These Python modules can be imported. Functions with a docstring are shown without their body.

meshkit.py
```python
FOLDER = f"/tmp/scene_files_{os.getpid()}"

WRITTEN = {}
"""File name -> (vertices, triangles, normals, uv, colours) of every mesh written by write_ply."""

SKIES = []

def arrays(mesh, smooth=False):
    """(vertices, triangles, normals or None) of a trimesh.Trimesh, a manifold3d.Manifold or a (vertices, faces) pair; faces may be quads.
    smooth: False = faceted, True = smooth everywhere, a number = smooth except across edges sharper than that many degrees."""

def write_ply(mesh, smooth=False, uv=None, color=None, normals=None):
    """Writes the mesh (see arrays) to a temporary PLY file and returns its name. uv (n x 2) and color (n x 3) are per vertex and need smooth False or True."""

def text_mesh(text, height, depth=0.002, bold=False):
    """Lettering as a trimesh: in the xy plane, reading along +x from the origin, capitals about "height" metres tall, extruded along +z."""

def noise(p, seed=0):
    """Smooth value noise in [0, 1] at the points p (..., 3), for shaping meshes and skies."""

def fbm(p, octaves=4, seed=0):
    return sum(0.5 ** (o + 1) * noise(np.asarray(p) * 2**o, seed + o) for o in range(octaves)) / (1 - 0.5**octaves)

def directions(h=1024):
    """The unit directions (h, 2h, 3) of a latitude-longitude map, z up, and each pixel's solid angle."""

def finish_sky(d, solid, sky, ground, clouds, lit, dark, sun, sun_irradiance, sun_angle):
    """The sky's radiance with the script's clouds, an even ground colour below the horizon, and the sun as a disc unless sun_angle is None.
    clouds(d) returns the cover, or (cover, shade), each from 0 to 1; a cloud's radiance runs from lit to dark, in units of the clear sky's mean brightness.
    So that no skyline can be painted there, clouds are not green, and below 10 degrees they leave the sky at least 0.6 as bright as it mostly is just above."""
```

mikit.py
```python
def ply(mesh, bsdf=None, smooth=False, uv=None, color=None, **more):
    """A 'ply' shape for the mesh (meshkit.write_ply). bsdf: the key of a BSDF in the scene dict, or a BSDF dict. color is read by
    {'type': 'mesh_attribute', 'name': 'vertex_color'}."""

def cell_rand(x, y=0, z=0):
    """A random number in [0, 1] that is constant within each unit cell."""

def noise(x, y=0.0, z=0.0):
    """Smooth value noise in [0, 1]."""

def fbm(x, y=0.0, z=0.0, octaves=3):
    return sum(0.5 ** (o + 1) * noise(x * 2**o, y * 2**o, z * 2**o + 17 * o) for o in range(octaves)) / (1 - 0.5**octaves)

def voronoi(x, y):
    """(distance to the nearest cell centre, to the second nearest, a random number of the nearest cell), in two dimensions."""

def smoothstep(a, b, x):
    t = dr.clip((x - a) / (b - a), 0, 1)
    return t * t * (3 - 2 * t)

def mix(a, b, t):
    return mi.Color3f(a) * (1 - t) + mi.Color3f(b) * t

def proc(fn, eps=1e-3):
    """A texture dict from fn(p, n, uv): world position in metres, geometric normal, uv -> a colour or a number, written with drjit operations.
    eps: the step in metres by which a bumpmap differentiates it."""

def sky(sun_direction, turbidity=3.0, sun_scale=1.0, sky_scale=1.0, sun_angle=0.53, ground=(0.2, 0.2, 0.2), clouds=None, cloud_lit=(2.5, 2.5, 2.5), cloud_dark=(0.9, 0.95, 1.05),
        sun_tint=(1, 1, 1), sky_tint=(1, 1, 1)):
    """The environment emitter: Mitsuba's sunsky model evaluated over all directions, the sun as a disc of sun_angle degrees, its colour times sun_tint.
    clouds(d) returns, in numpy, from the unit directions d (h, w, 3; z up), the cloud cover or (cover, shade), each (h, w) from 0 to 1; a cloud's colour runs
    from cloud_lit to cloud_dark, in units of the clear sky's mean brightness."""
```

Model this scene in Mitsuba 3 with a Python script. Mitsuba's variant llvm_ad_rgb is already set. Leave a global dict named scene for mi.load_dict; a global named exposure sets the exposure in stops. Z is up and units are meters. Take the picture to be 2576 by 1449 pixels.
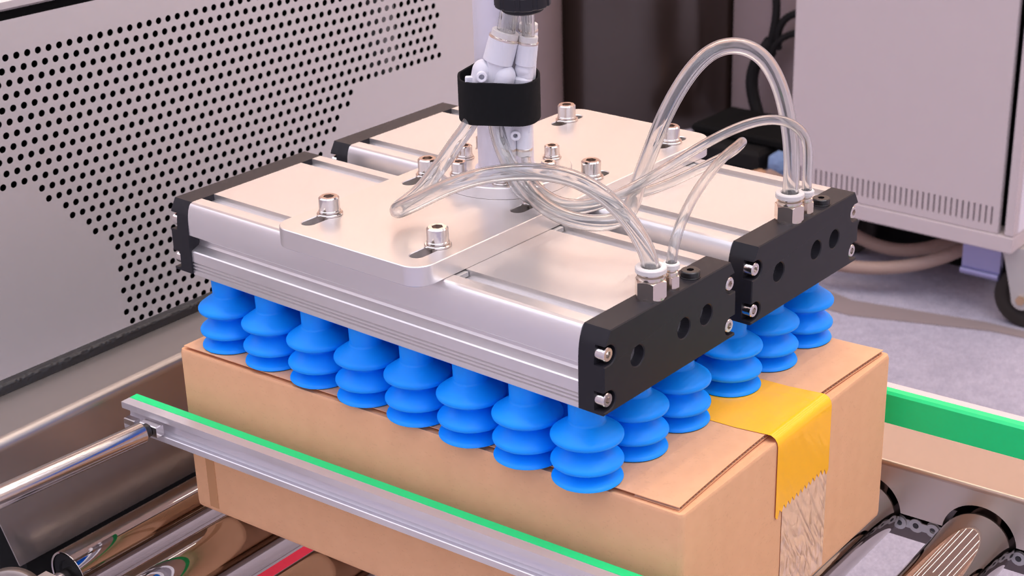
import math, random, numpy as np, trimesh, mitsuba as mi, mikit
import mapbox_earcut
from shapely.geometry import Polygon, Point, box as sbox
from shapely.ops import unary_union
from scipy.interpolate import CubicSpline
from mikit import proc, noise, fbm, voronoi, smoothstep, mix, cell_rand
import drjit as dr
random.seed(7)
rng = np.random.default_rng(7)
scene, labels = {}, {}
Z0 = 0.98            # top of the gripper's aluminium profiles above the floor
T = mi.ScalarTransform4f

# ------------------------------------------------------------------ camera
RIGHT = np.array([0.76795318, 0.63987253, -0.02847916])
DOWN = np.array([0.23052046, -0.31759983, -0.91977751])
FWD = np.array([-0.59758534, 0.69978103, -0.39140550])
EYE = np.array([0.81713969, -0.63191132, 0.360933 + Z0])
FPX = 4057.609
cam = np.eye(4)
cam[:3, 0], cam[:3, 1], cam[:3, 2], cam[:3, 3] = -RIGHT, -DOWN, FWD, EYE
scene['camera'] = {'type': 'thinlens', 'to_world': T(cam), 'fov': 2 * math.degrees(math.atan(1288 / FPX)), 'fov_axis': 'x',
                   'aperture_radius': 0.0012, 'focus_distance': 1.0, 'near_clip': 0.02, 'far_clip': 100.0}
exposure = 0.44

# ------------------------------------------------------------------ lamps of the hall and added glowing fields: (x, y, length x, length y, radiance)
COOL, WARM = np.array([0.90, 0.95, 1.12]), np.array([1.15, 0.88, 0.66])
HALL_H = 4.4
LAMPS = []
for x in (-4.6, -1.6, 1.4, 4.4):                 # added cool glowing fields over the near half, for bluish reflections
    LAMPS.append((x, -2.6, 2.8, 4.2, 0.95 * COOL))
for n in range(9):                              # rows of warm tubes over the far half
    LAMPS.append((-5.7 + 1.32 * n, 5.0, 0.10 if n % 2 else 0.13, 5.4, 8.6 * np.array([1.10, 0.88, 0.73])))
for n in range(9):                               # narrow bright tubes overhead
    LAMPS.append((-0.9 + 0.5 * n, 0.45, 0.05, 2.6, 30 * (np.array([1.10, 0.93, 0.80]) if n < 5 else np.array([0.93, 0.97, 1.08]))))


# ------------------------------------------------------------------ helpers
def lin(r, g, b):
    c = np.array([r, g, b]) / 255.0
    return [float(x) for x in np.where(c <= 0.04045, c / 12.92, ((c + 0.055) / 1.055) ** 2.4)]


def mat(name, **kw):
    two = kw.pop('two', True)
    d = {'type': 'principled', **{k: ({'type': 'rgb', 'value': v} if isinstance(v, list) else v) for k, v in kw.items()}}
    scene[name] = {'type': 'twosided', 'bsdf': d} if two else d
    return name


def bumped(name, fn, height, eps=1e-3, **kw):
    d = {'type': 'principled', **{k: ({'type': 'rgb', 'value': v} if isinstance(v, list) else v) for k, v in kw.items()}}
    scene[name] = {'type': 'twosided', 'bsdf': {'type': 'bumpmap', 'arbitrary': proc(fn, eps), 'scale': height, 'bsdf': d}}
    return name


USED = {}


def key(base, parent=None):
    full = (parent + '__' if parent else '') + base
    n = USED.get(full, 0)
    USED[full] = n + 1
    return full if n == 0 else f'{full}_{n:03d}'


def info(k, label=None, cat=None, group=None, kind=None):
    d = {}
    if label: d['label'] = label
    if cat: d['category'] = cat
    if group: d['group'] = group
    if kind: d['kind'] = kind
    labels[k] = d
    return k


def thing(name, label, cat, group=None):
    return info(key(name), label, cat, group)


def fix(mesh):
    if not isinstance(mesh, trimesh.Trimesh):
        mesh = trimesh.Trimesh(np.asarray(mesh[0], float), np.asarray(mesh[1]), process=False)
    return mesh


def add(name, mesh, m, parent=None, smooth=30, label=None, kind=None, raw=False):
    k = key(name, parent)
    mesh = fix(mesh).copy()
    if not raw:
        mesh.vertices = mesh.vertices + [0, 0, Z0]
    scene[k] = mikit.ply(mesh, m, smooth=smooth)
    if label or kind:
        info(k, label, kind=kind)
    return k


def put(name, shape, matrix, parent=None, label=None):
    """another copy of a ply dict made once at the origin"""
    k = key(name, parent)
    mm = np.array(matrix, float).copy()
    mm[2, 3] += Z0
    scene[k] = {**shape, 'to_world': T(mm)}
    if label:
        info(k, label)
    return k


def tr(x, y, z):
    m = np.eye(4); m[:3, 3] = x, y, z
    return m


def rot(axis, deg):
    return trimesh.transformations.rotation_matrix(math.radians(deg), axis)


def frame(o, z, x=None):
    """matrix with local z along z"""
    z = np.array(z, float); z /= np.linalg.norm(z)
    x = np.array(x if x is not None else ([1, 0, 0] if abs(z[0]) < 0.9 else [0, 1, 0]), float)
    x -= z * (x @ z); x /= np.linalg.norm(x)
    m = np.eye(4); m[:3, 0], m[:3, 1], m[:3, 2], m[:3, 3] = x, np.cross(z, x), z, o
    return m


def moved(mesh, m):
    mesh = fix(mesh).copy(); mesh.apply_transform(m); return mesh


def join(*ms):
    return trimesh.util.concatenate([fix(m) for m in ms])


def ring_pts(ring, ccw):
    p = np.array(ring.coords)[:-1]
    a = np.sum(p[:, 0] * np.roll(p[:, 1], -1) - np.roll(p[:, 0], -1) * p[:, 1])
    return p if (a > 0) == ccw else p[::-1]


def prism(poly, z0, z1, bevel=0.0, low=True):
    """polygon (with holes) extruded along z, its edges chamfered by bevel"""
    rings = [ring_pts(poly.exterior, True)] + [ring_pts(r, False) for r in poly.interiors]
    V, F, ends, inner = [], [], np.cumsum([len(r) for r in rings]), []
    levels = [(0.0, z0), (0.0, z1)] if not bevel else ([(bevel, z0), (0.0, z0 + bevel)] if low else [(0.0, z0)]) + [(0.0, z1 - bevel), (bevel, z1)]
    offs = []
    for r in rings:
        e = np.roll(r, -1, 0) - r
        n = np.stack([-e[:, 1], e[:, 0]], 1) / np.maximum(np.linalg.norm(e, axis=1, keepdims=True), 1e-12)   # points into the solid
        a, b = n, np.roll(n, 1, 0)
        m = (a + b) / np.maximum(1 + np.sum(a * b, 1, keepdims=True), 0.3)
        offs.append(m)
    N = ends[-1]
    for d, z in levels:
        for r, o in zip(rings, offs):
            V.append(np.column_stack([r + o * d, np.full(len(r), z)]))
    V = np.vstack(V)
    start = 0
    for r in rings:
        n = len(r)
        i = start + np.arange(n); j = start + (np.arange(n) + 1) % n
        for L in range(len(levels) - 1):
            lo, hi = L * N, (L + 1) * N
            F += [np.stack([lo + i, lo + j, hi + j], 1), np.stack([lo + i, hi + j, hi + i], 1)]
        start += n
    tri = mapbox_earcut.triangulate_float64(np.ascontiguousarray(V[:N, :2]), ends.astype(np.uint32)).reshape(-1, 3).astype(int)
    p = V[:N, :2]
    c = np.cross(p[tri[:, 1]] - p[tri[:, 0]], p[tri[:, 2]] - p[tri[:, 0]])
    tri = np.where(c[:, None] < 0, tri[:, ::-1], tri)
    F += [tri[:, ::-1], tri + (len(levels) - 1) * N]
    return trimesh.Trimesh(V, np.vstack(F), process=False)


AX = np.array([[0, 0, 1, 0], [1, 0, 0, 0], [0, 1, 0, 0], [0, 0, 0, 1.0]])      # local (X, Y, Z) -> world (y, z, x)
AY = np.array([[1, 0, 0, 0], [0, 0, -1, 0], [0, 1, 0, 0], [0, 0, 0, 1.0]])     # local (X, Y, Z) -> world (x, z, -y)


def lathe(profile, n=32, bump=None):
    """profile of (radius, height) from bottom to top or top to bottom, closed on the axis where r = 0"""
    p = np.array(profile, float)
    a = np.arange(n) * 2 * math.pi / n
    V = np.stack([p[:, None, 0] * np.cos(a), p[:, None, 0] * np.sin(a), np.repeat(p[:, 1:], n, 1)], -1)
    if bump is not None:
        V[..., :2] *= (1 + bump(a) / np.maximum(p[:, None, 0], 1e-6))[..., None]
    V = V.reshape(-1, 3)
    F = []
    for k in range(len(p) - 1):
        i = k * n + np.arange(n); j = k * n + (np.arange(n) + 1) % n
        F += [np.stack([i, j, j + n], 1), np.stack([i, j + n, i + n], 1)]
    m = trimesh.Trimesh(V, np.vstack(F), process=True)
    m.fix_normals()
    return m


def rod(a, b, r, n=24, r2=None, chamfer=0.0):
    a, b = np.array(a, float), np.array(b, float)
    L = np.linalg.norm(b - a); r2 = r if r2 is None else r2
    if chamfer:
        prof = [(0, 0), (r - chamfer, 0), (r, chamfer), (r2, L - chamfer), (r2 - chamfer, L), (0, L)]
    else:
        prof = [(0, 0), (r, 0), (r2, L), (0, L)]
    return moved(lathe(prof, n), frame(a, b - a))


def spline(pts, step=0.0025):
    p = np.array(pts, float)
    t = np.r_[0, np.cumsum(np.linalg.norm(np.diff(p, axis=0), axis=1) ** 0.8)]
    cs = CubicSpline(t, p)
    u = np.linspace(0, t[-1], 4000); q = cs(u)
    s = np.r_[0, np.cumsum(np.linalg.norm(np.diff(q, axis=0), axis=1))]
    n = max(8, int(s[-1] / step))
    q = np.stack([np.interp(np.linspace(0, s[-1], n), s, q[:, k]) for k in range(3)], 1)
    for _ in range(6):
        q[1:-1] = 0.5 * q[1:-1] + 0.25 * (q[:-2] + q[2:])
    return q


def sweep(path, r, n=20, caps=True, inner=None):
    """round tube along a path; inner: a bore of that radius (a hollow wall)"""
    q = np.array(path, float)
    t = np.gradient(q, axis=0); t /= np.linalg.norm(t, axis=1, keepdims=True)
    u = np.cross(t[0], [0.3, 0.5, 0.8]); u /= np.linalg.norm(u)
    a = np.arange(n) * 2 * math.pi / n
    frames = []
    for k in range(len(q)):
        u = u - t[k] * (u @ t[k]); u /= np.linalg.norm(u)
        frames.append((u, np.cross(t[k], u)))
    R = np.broadcast_to(np.asarray(r, float), (len(q),))

    def shell(rad):
        return np.array([q[k] + rad[k] * (np.outer(np.cos(a), frames[k][0]) + np.outer(np.sin(a), frames[k][1])) for k in range(len(q))]).reshape(-1, 3)

    def side(off, flip):
        F = []
        for k in range(len(q) - 1):
            i = off + k * n + np.arange(n); j = off + k * n + (np.arange(n) + 1) % n
            F += [np.stack([i, j, j + n], 1), np.stack([i, j + n, i + n], 1)]
        F = np.vstack(F)
        return F[:, ::-1] if flip else F
    V, F = [shell(R)], [side(0, False)]
    N = len(q) * n
    i = np.arange(n); j = (i + 1) % n
    if inner is not None:
        V.append(shell(np.full(len(q), inner))); F.append(side(N, True))
        F += [np.stack([j, i, N + i], 1), np.stack([j, N + i, N + j], 1)]
        e = N - n
        F += [np.stack([e + i, e + j, e + N + j], 1), np.stack([e + i, e + N + j, e + N + i], 1)]
    elif caps:
        V.append(np.array([q[0], q[-1]]))
        F += [np.stack([j, i, np.full(n, N)], 1), np.stack([N - n + i, N - n + j, np.full(n, N + 1)], 1)]
    return trimesh.Trimesh(np.vstack(V), np.vstack(F), process=False)


def block(x0, x1, y0, y1, z0, z1, b=0.0):
    return prism(sbox(x0, y0, x1, y1), z0, z1, b)


def rrect(x0, y0, x1, y1, r, q=6):
    return sbox(x0 + r, y0 + r, x1 - r, y1 - r).buffer(r, quad_segs=q)


def circle(x, y, r, n=24):
    a = np.arange(n) * 2 * math.pi / n
    return Polygon(np.column_stack([x + r * np.cos(a), y + r * np.sin(a)]))


def hexagon(x, y, af, turn=0.0):
    a = math.radians(turn) + np.arange(6) * math.pi / 3
    return Polygon(np.column_stack([x + af / math.sqrt(3) * np.cos(a), y + af / math.sqrt(3) * np.sin(a)]))


def slot(x, y, w, l, ang=0.0):
    """a slot with round ends, length l along y"""
    from shapely.geometry import LineString
    return LineString([(x, y - l / 2 + w / 2), (x, y + l / 2 - w / 2)]).buffer(w / 2, quad_segs=8)


mm = 1e-3
# the conveyor stands 3.8 degrees askew to the gripper
CA = math.radians(3.8)
CVM = rot([0, 0, 1], 3.8)


def CV(mesh):
    return moved(mesh, CVM)


# ------------------------------------------------------------------ materials
def soft(p, s):
    return fbm(p.x * s, p.y * s, p.z * s)


mat('mat_plaster', base_color=lin(236, 214, 200), roughness=0.9, specular=0.2)
mat('mat_wall_cool', base_color=lin(225, 225, 232), roughness=0.9, specular=0.2)
mat('mat_ceiling', base_color=lin(238, 226, 216), roughness=0.95, specular=0.1)


def carpet(p, n, uv):
    a = noise(p.x * 420, p.y * 420, 0.0)
    b = fbm(p.x * 60, p.y * 60, 0.0)
    c = fbm(p.x * 3.0, p.y * 3.0, 4.0)
    base = mix(lin(142, 140, 156), lin(182, 179, 194), 0.55 * a + 0.45 * b)
    return base * (0.88 + 0.22 * c)


mat('mat_carpet', base_color=proc(carpet), roughness=1.0, specular=0.05, sheen=0.2)


def alu_top(p, n, uv):
    return mix(lin(228, 225, 224), lin(232, 229, 228), fbm(p.x * 12, p.y * 12, p.z * 12))


mat('mat_alu', base_color=proc(alu_top), metallic=0.85, roughness=0.33, specular=0.5)
mat('mat_alu_plate', base_color=lin(230, 226, 223), metallic=0.85, roughness=0.31, specular=0.5)
mat('mat_alu_rail', base_color=lin(220, 217, 222), metallic=0.7, roughness=0.32)
mat('mat_steel', base_color=lin(222, 216, 212), metallic=1.0, roughness=0.13)
mat('mat_nickel', base_color=lin(226, 214, 202), metallic=1.0, roughness=0.16)
mat('mat_brass', base_color=lin(214, 184, 150), metallic=1.0, roughness=0.2)
mat('mat_chrome', base_color=lin(186, 177, 172), metallic=1.0, roughness=0.03)


def stainless(p, n, uv):
    s = fbm(p.x * 14, p.y * 14, p.z * 14)
    spots = smoothstep(0.80, 0.86, fbm(p.x * 55, p.y * 55, p.z * 55 + 3.0))
    return mix(mix(lin(190, 176, 166), lin(204, 190, 181), s), lin(120, 96, 80), 0.5 * spots)


mat('mat_stainless', base_color=proc(stainless), metallic=0.62, roughness=0.33)
mat('mat_panel_steel', base_color=lin(168, 162, 159), metallic=0.85, roughness=0.3)
mat('mat_black', base_color=lin(32, 31, 36), roughness=0.42, specular=0.25)
mat('mat_black_screw', base_color=lin(24, 23, 24), roughness=0.3, specular=0.6)
mat('mat_rubber', base_color=lin(22, 22, 24), roughness=0.75, specular=0.3)
mat('mat_dark', base_color=lin(14, 15, 16), roughness=0.8, specular=0.2)


def blue(p, n, uv):
    return mix(lin(0, 140, 244), lin(0, 150, 252), fbm(p.x * 40, p.y * 40, p.z * 40))


mat('mat_blue', base_color=proc(blue), roughness=0.45, specular=0.32)
mat('mat_white_plastic', base_color=lin(206, 206, 212), roughness=0.42, specular=0.5)
mat('mat_collar', base_color=lin(202, 198, 194), roughness=0.45, specular=0.5)
mat('mat_shaft', base_color=lin(214, 211, 220), metallic=0.3, roughness=0.38, specular=0.5)
mat('mat_green', base_color=lin(16, 208, 120), roughness=0.38, specular=0.5)
mat('mat_red_tape', base_color=lin(232, 40, 66), roughness=0.6)


def card(p, n, uv):
    g = fbm(p.x * 160, p.y * 160, p.z * 160)
    h = fbm(p.x * 9, p.y * 9, p.z * 9)
    w = noise((p.x + p.y) * 140, 0.0, p.z * 5)
    sp = smoothstep(0.78, 0.84, noise(p.x * 700, p.y * 700, p.z * 700))
    c = mix(lin(214, 162, 122), lin(226, 175, 134), 0.45 * g + 0.35 * h + 0.2 * w)
    return mix(c, lin(176, 128, 92), 0.12 * sp)


mat('mat_card', base_color=proc(card), roughness=0.75, specular=0.25)
mat('mat_card_edge', base_color=lin(206, 176, 152), roughness=0.9, specular=0.1)
mat('mat_card_strip', base_color=lin(190, 140, 100), roughness=0.8, specular=0.2)


def wrinkle(p, n, uv):
    v = 0.6 * dr.abs(fbm(p.y * 120, p.z * 45, p.x * 60) - 0.5) + 0.4 * dr.abs(noise(p.y * 260 + p.z * 160, p.z * 60, 0.0) - 0.5)
    return v


bumped('mat_orange_tape', wrinkle, 0.0006, base_color=lin(255, 184, 36), roughness=0.22, specular=0.5)
bumped('mat_clear_tape', wrinkle, 0.0060, base_color=lin(226, 186, 154), roughness=0.15, specular=0.6, clearcoat=0.5)


def velcro(p, n, uv):
    return noise(p.x * 2200, p.y * 2200, p.z * 2200)


bumped('mat_velcro', velcro, 0.0004, 2e-4, base_color=lin(17, 17, 19), roughness=0.9, specular=0.2, sheen=0.12)


def foamy(p, n, uv):
    return noise(p.x * 500 + p.z * 300, p.y * 500, p.z * 500)


bumped('mat_edge_rubber', foamy, 0.0012, 4e-4, base_color=lin(30, 30, 33), roughness=0.6, specular=0.5)


def sheet(p, n, uv):
    return mix(lin(194, 188, 186), lin(204, 198, 195), fbm(p.x * 3, p.y * 3, p.z * 3))


mat('mat_sheet', base_color=proc(sheet), metallic=0.3, roughness=0.42, specular=0.4)
mat('mat_cabinet', base_color=lin(184, 174, 176), roughness=0.5, specular=0.4)
mat('mat_cabinet_side', base_color=lin(212, 208, 216), roughness=0.5, specular=0.4)
mat('mat_grey_metal', base_color=lin(186, 184, 182), metallic=0.5, roughness=0.45)
mat('mat_tyre', base_color=lin(40, 35, 33), roughness=0.65, specular=0.3)
mat('mat_bracket', base_color=lin(150, 150, 190), metallic=0.7, roughness=0.3)
mat('mat_cable', base_color=lin(150, 128, 118), roughness=0.6)
mat('mat_drum', base_color=lin(44, 34, 31), roughness=0.22, specular=1.0)
mat('mat_lip', base_color=lin(112, 102, 100), metallic=0.6, roughness=0.4)
mat('mat_flange', base_color=lin(190, 168, 154), metallic=0.85, roughness=0.34)
mat('mat_post', base_color=lin(122, 107, 107), roughness=0.45, specular=0.5)
mat('mat_machine', base_color=lin(150, 136, 138), metallic=0.4, roughness=0.45)
mat('mat_cloth', base_color=lin(130, 160, 205), roughness=0.9)
mat('mat_shadow_edge', base_color=lin(138, 127, 128), roughness=1.0, specular=0.05)
mat('mat_tan', base_color=lin(190, 150, 120), roughness=0.8)
mat('mat_cast', base_color=lin(150, 138, 132), metallic=0.9, roughness=0.42)
mat('mat_rod', base_color=lin(206, 198, 192), metallic=1.0, roughness=0.17)
scene['mat_hose'] = {'type': 'blendbsdf', 'weight': 0.06,
                     'clear': {'type': 'dielectric', 'int_ior': 1.47, 'ext_ior': 1.0, 'specular_transmittance': {'type': 'rgb', 'value': [0.995, 0.992, 0.986]}},
                     'milky': {'type': 'diffuse', 'reflectance': {'type': 'rgb', 'value': [0.93, 0.92, 0.91]}}}

# ------------------------------------------------------------------ the hall
HX0, HX1, HY0, HY1 = -6.5, 6.0, -5.0, 8.0


def struct(name, mesh, m):
    k = add(name, mesh, m, smooth=False, raw=True)
    info(k, kind='structure')
    return k


struct('floor', block(HX0, HX1, HY0, HY1, -0.1, 0.0), 'mat_carpet')
ceil = struct('ceiling', block(HX0, HX1, HY0, HY1, HALL_H, HALL_H + 0.1), 'mat_ceiling')
struct('wall_north', block(HX0, HX1, HY1, HY1 + 0.1, 0, HALL_H), 'mat_plaster')
struct('wall_south', block(HX0, HX1, HY0 - 0.1, HY0, 0, HALL_H), 'mat_wall_cool')
struct('wall_west', block(HX0 - 0.1, HX0, HY0, HY1, 0, HALL_H), 'mat_plaster')
struct('wall_east', block(HX1, HX1 + 0.1, HY0, HY1, 0, HALL_H), 'mat_wall_cool')
mat('mat_lamp_body', base_color=[0.8, 0.8, 0.8], roughness=0.5)
for (x, y, lx, ly, L) in LAMPS:
    z = HALL_H - 0.012
    v = np.array([[x - lx / 2, y - ly / 2, z], [x + lx / 2, y - ly / 2, z], [x + lx / 2, y + ly / 2, z], [x - lx / 2, y + ly / 2, z]])
    k = key('light_panel', ceil)
    scene[k] = mikit.ply((v, np.array([[0, 2, 1], [0, 3, 2]])), 'mat_lamp_body', emitter={'type': 'area', 'radiance': {'type': 'rgb', 'value': [float(c) for c in L]}})

# ------------------------------------------------------------------ the cardboard box on the conveyor
bk = thing('cardboard_box', 'brown cardboard box sealed with orange tape, standing on the rollers under the blue suction cups', 'box')
NL, NR, FR, FL = (-0.0180, -0.0111), (0.3854, -0.0127), (0.3955, 0.2436), (-0.0085, 0.2452)
BT, BB = -0.1056, -0.2320
ctr = np.array([0.19, 0.117])
quad = Polygon([NL, NR, FR, FL])


def layered(poly, levels, q=4):
    """convex outline with round corners, inset at each (inset, z) level"""
    base = poly.buffer(-0.004).buffer(0.004, quad_segs=q)
    p = ring_pts(base.exterior, True)
    e = np.roll(p, -1, 0) - p
    n = np.stack([-e[:, 1], e[:, 0]], 1) / np.linalg.norm(e, axis=1, keepdims=True)
    o = n + np.roll(n, 1, 0); o /= np.maximum(np.sum(o * n, 1, keepdims=True), 0.2)
    N = len(p)
    V = np.vstack([np.column_stack([p + o * d, np.full(N, z)]) for d, z in levels])
    F = []
    i = np.arange(N); j = (i + 1) % N
    for L in range(len(levels) - 1):
        F += [np.stack([L * N + i, L * N + j, L * N + N + j], 1), np.stack([L * N + i, L * N + N + j, L * N + N + i], 1)]
    t = np.stack([np.zeros(N - 2, int), np.arange(1, N - 1), np.arange(2, N)], 1)
    F += [t[:, ::-1], t + (len(levels) - 1) * N]
    return trimesh.Trimesh(V, np.vstack(F), process=False)


TH = 0.0032
top_z = BT - TH
lv = [(0.0015, BB), (0.0003, BB + 0.0015), (0, BB + 0.004), (0, BT - 0.0045), (0.0008, BT - 0.0022), (0.0028, top_z + 0.0006), (0.006, top_z)]
add('body', CV(layered(quad, lv)), 'mat_card', bk, smooth=50)
# the two top flaps meet under the tape; their cut right ends show the corrugation


def flap(y0, y1, seamside):
    """sheet on the top, cut edge near the right fold: two liners and a fluted core"""
    def xr(y):                      # right cut edge
        f = (y + 0.0127) / (0.2436 + 0.0127)
        return 0.3854 + 0.0101 * f - 0.0045 - 0.004 * math.sin(math.pi * min(max(f, 0), 1))
    def xl(y):
        f = (y + 0.0111) / 0.2563
        return -0.0180 + 0.0095 * f + 0.003
    ys = np.linspace(y0, y1, 60)
    lift = 0.0003 + 0.0009 * np.sin(np.pi * np.clip((ys + 0.0127) / 0.2563, 0, 1))
    out = []
    for zz, th in ((0.0, 0.0004), (-TH + 0.0004, 0.0004)):
        V, F = [], []
        for k, y in enumerate(ys):
            a, b = xl(y), xr(y)
            for x in (a, b - 0.02, b):
                zo = BT + zz + (lift[k] if x == b else 0)
                # fold the long front and back edges down a little
                V += [(x, y, zo), (x, y, zo - th)]
        for k in range(len(ys) - 1):
            r0, r1 = k * 6, (k + 1) * 6
            for c in (0, 2):
                F += [(r0 + c, r0 + c + 2, r1 + c + 2), (r0 + c, r1 + c + 2, r1 + c)]
                F += [(r0 + c + 1, r1 + c + 3, r0 + c + 3), (r0 + c + 1, r1 + c + 1, r1 + c + 3)]
            F += [(r0 + 4, r0 + 5, r1 + 5), (r0 + 4, r1 + 5, r1 + 4), (r0, r1, r1 + 1), (r0, r1 + 1, r0 + 1)]
        e = (len(ys) - 1) * 6
        F += [(0, 1, 3), (0, 3, 2), (2, 3, 5), (2, 5, 4), (e, e + 3, e + 1), (e, e + 2, e + 3), (e + 2, e + 5, e + 3), (e + 2, e + 4, e + 5)]
        out.append(trimesh.Trimesh(np.array(V), np.array(F), process=False))
    # flutes
    yy = np.arange(y0, y1, 0.0004)
    V, F = [], []
    for k, y in enumerate(yy):
        b = xr(y)
        lf = 0.0003 + 0.0009 * math.sin(math.pi * min(max((y + 0.0127) / 0.2563, 0), 1))
        z = BT - TH / 2 + 0.0011 * math.sin(2 * math.pi * y / 0.0034) 
        V += [(b - 0.03, y, z), (b - 0.0006, y, z + lf)]
    for k in range(len(yy) - 1):
        F += [(2 * k, 2 * k + 1, 2 * k + 3), (2 * k, 2 * k + 3, 2 * k + 2)]
    return join(*out), trimesh.Trimesh(np.array(V), np.array(F), process=False)


for (y0, y1) in ((-0.0085, 0.1158), (0.1166, 0.2410)):
    sheetm, flute = flap(y0, y1, 0)
    fk = add('top_flap', CV(sheetm), 'mat_card', bk, smooth=False)
    add('fluting', CV(flute), 'mat_card_edge', fk, smooth=30, label='fluted cut edge of the cardboard')


def strip(path, widths, th):
    """a thin ribbon: path of (x, z), y range per point"""
    V, F = [], []
    P = np.array(path)
    t = np.gradient(P, axis=0); n = np.stack([-t[:, 1], t[:, 0]], 1); n /= np.linalg.norm(n, axis=1, keepdims=True)
    return P, n


TY0, TY1 = 0.0915, 0.1590
xe0, xe1 = 0.3854 + 0.0101 * (TY0 + .0127) / .2563, 0.3854 + 0.0101 * (TY1 + .0127) / .2563


def tape(y0, y1, ztop, zend, th, x_from, serr=None, ny=41, shift=0.0):
    """tape over the top and down the right end; zend(u) is the torn lower edge"""
    us = np.linspace(0, 1, ny)
    V, F = [], []
    cols = []
    for u in us:
        y = y0 + (y1 - y0) * u
        xe = 0.3854 + 0.0101 * (y + .0127) / .2563 + th + 0.0004
        ze = zend(u)
        path = [] if x_from is None else [(x_from, y, ztop + 0.0001), (xe - 0.03, y, ztop + 0.0003), (xe - 0.0075, y, ztop + 0.0017), (xe - 0.005, y, ztop + 0.0017), (xe - 0.0022, y, ztop + 0.0002), (xe - 0.0006, y, ztop - 0.0022)]
        z_first = ztop - 0.005 if x_from is not None else shift
        path += [(xe, y, z_first + (ze - z_first) * t) for t in np.linspace(0, 1, 12)]
        cols.append(path)
    m = len(cols[0])
    V = np.array(cols).reshape(-1, 3)
    for k in range(ny - 1):
        for c in range(m - 1):
            a, b = k * m + c, (k + 1) * m + c
            F += [(a, a + 1, b + 1), (a, b + 1, b)]
    s = trimesh.Trimesh(V, np.array(F), process=False)
    return s


def tear(u):
    """serrated edge, its two corners hanging lower"""
    saw = abs(((u * 13) % 1.0) - 0.5) * 0.0085
    return -0.1560 + saw - 0.0035 * (1 - u) - 0.004 * max(0, 0.12 - u) / 0.12 - 0.0045 * max(0, u - 0.86) / 0.14


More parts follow.
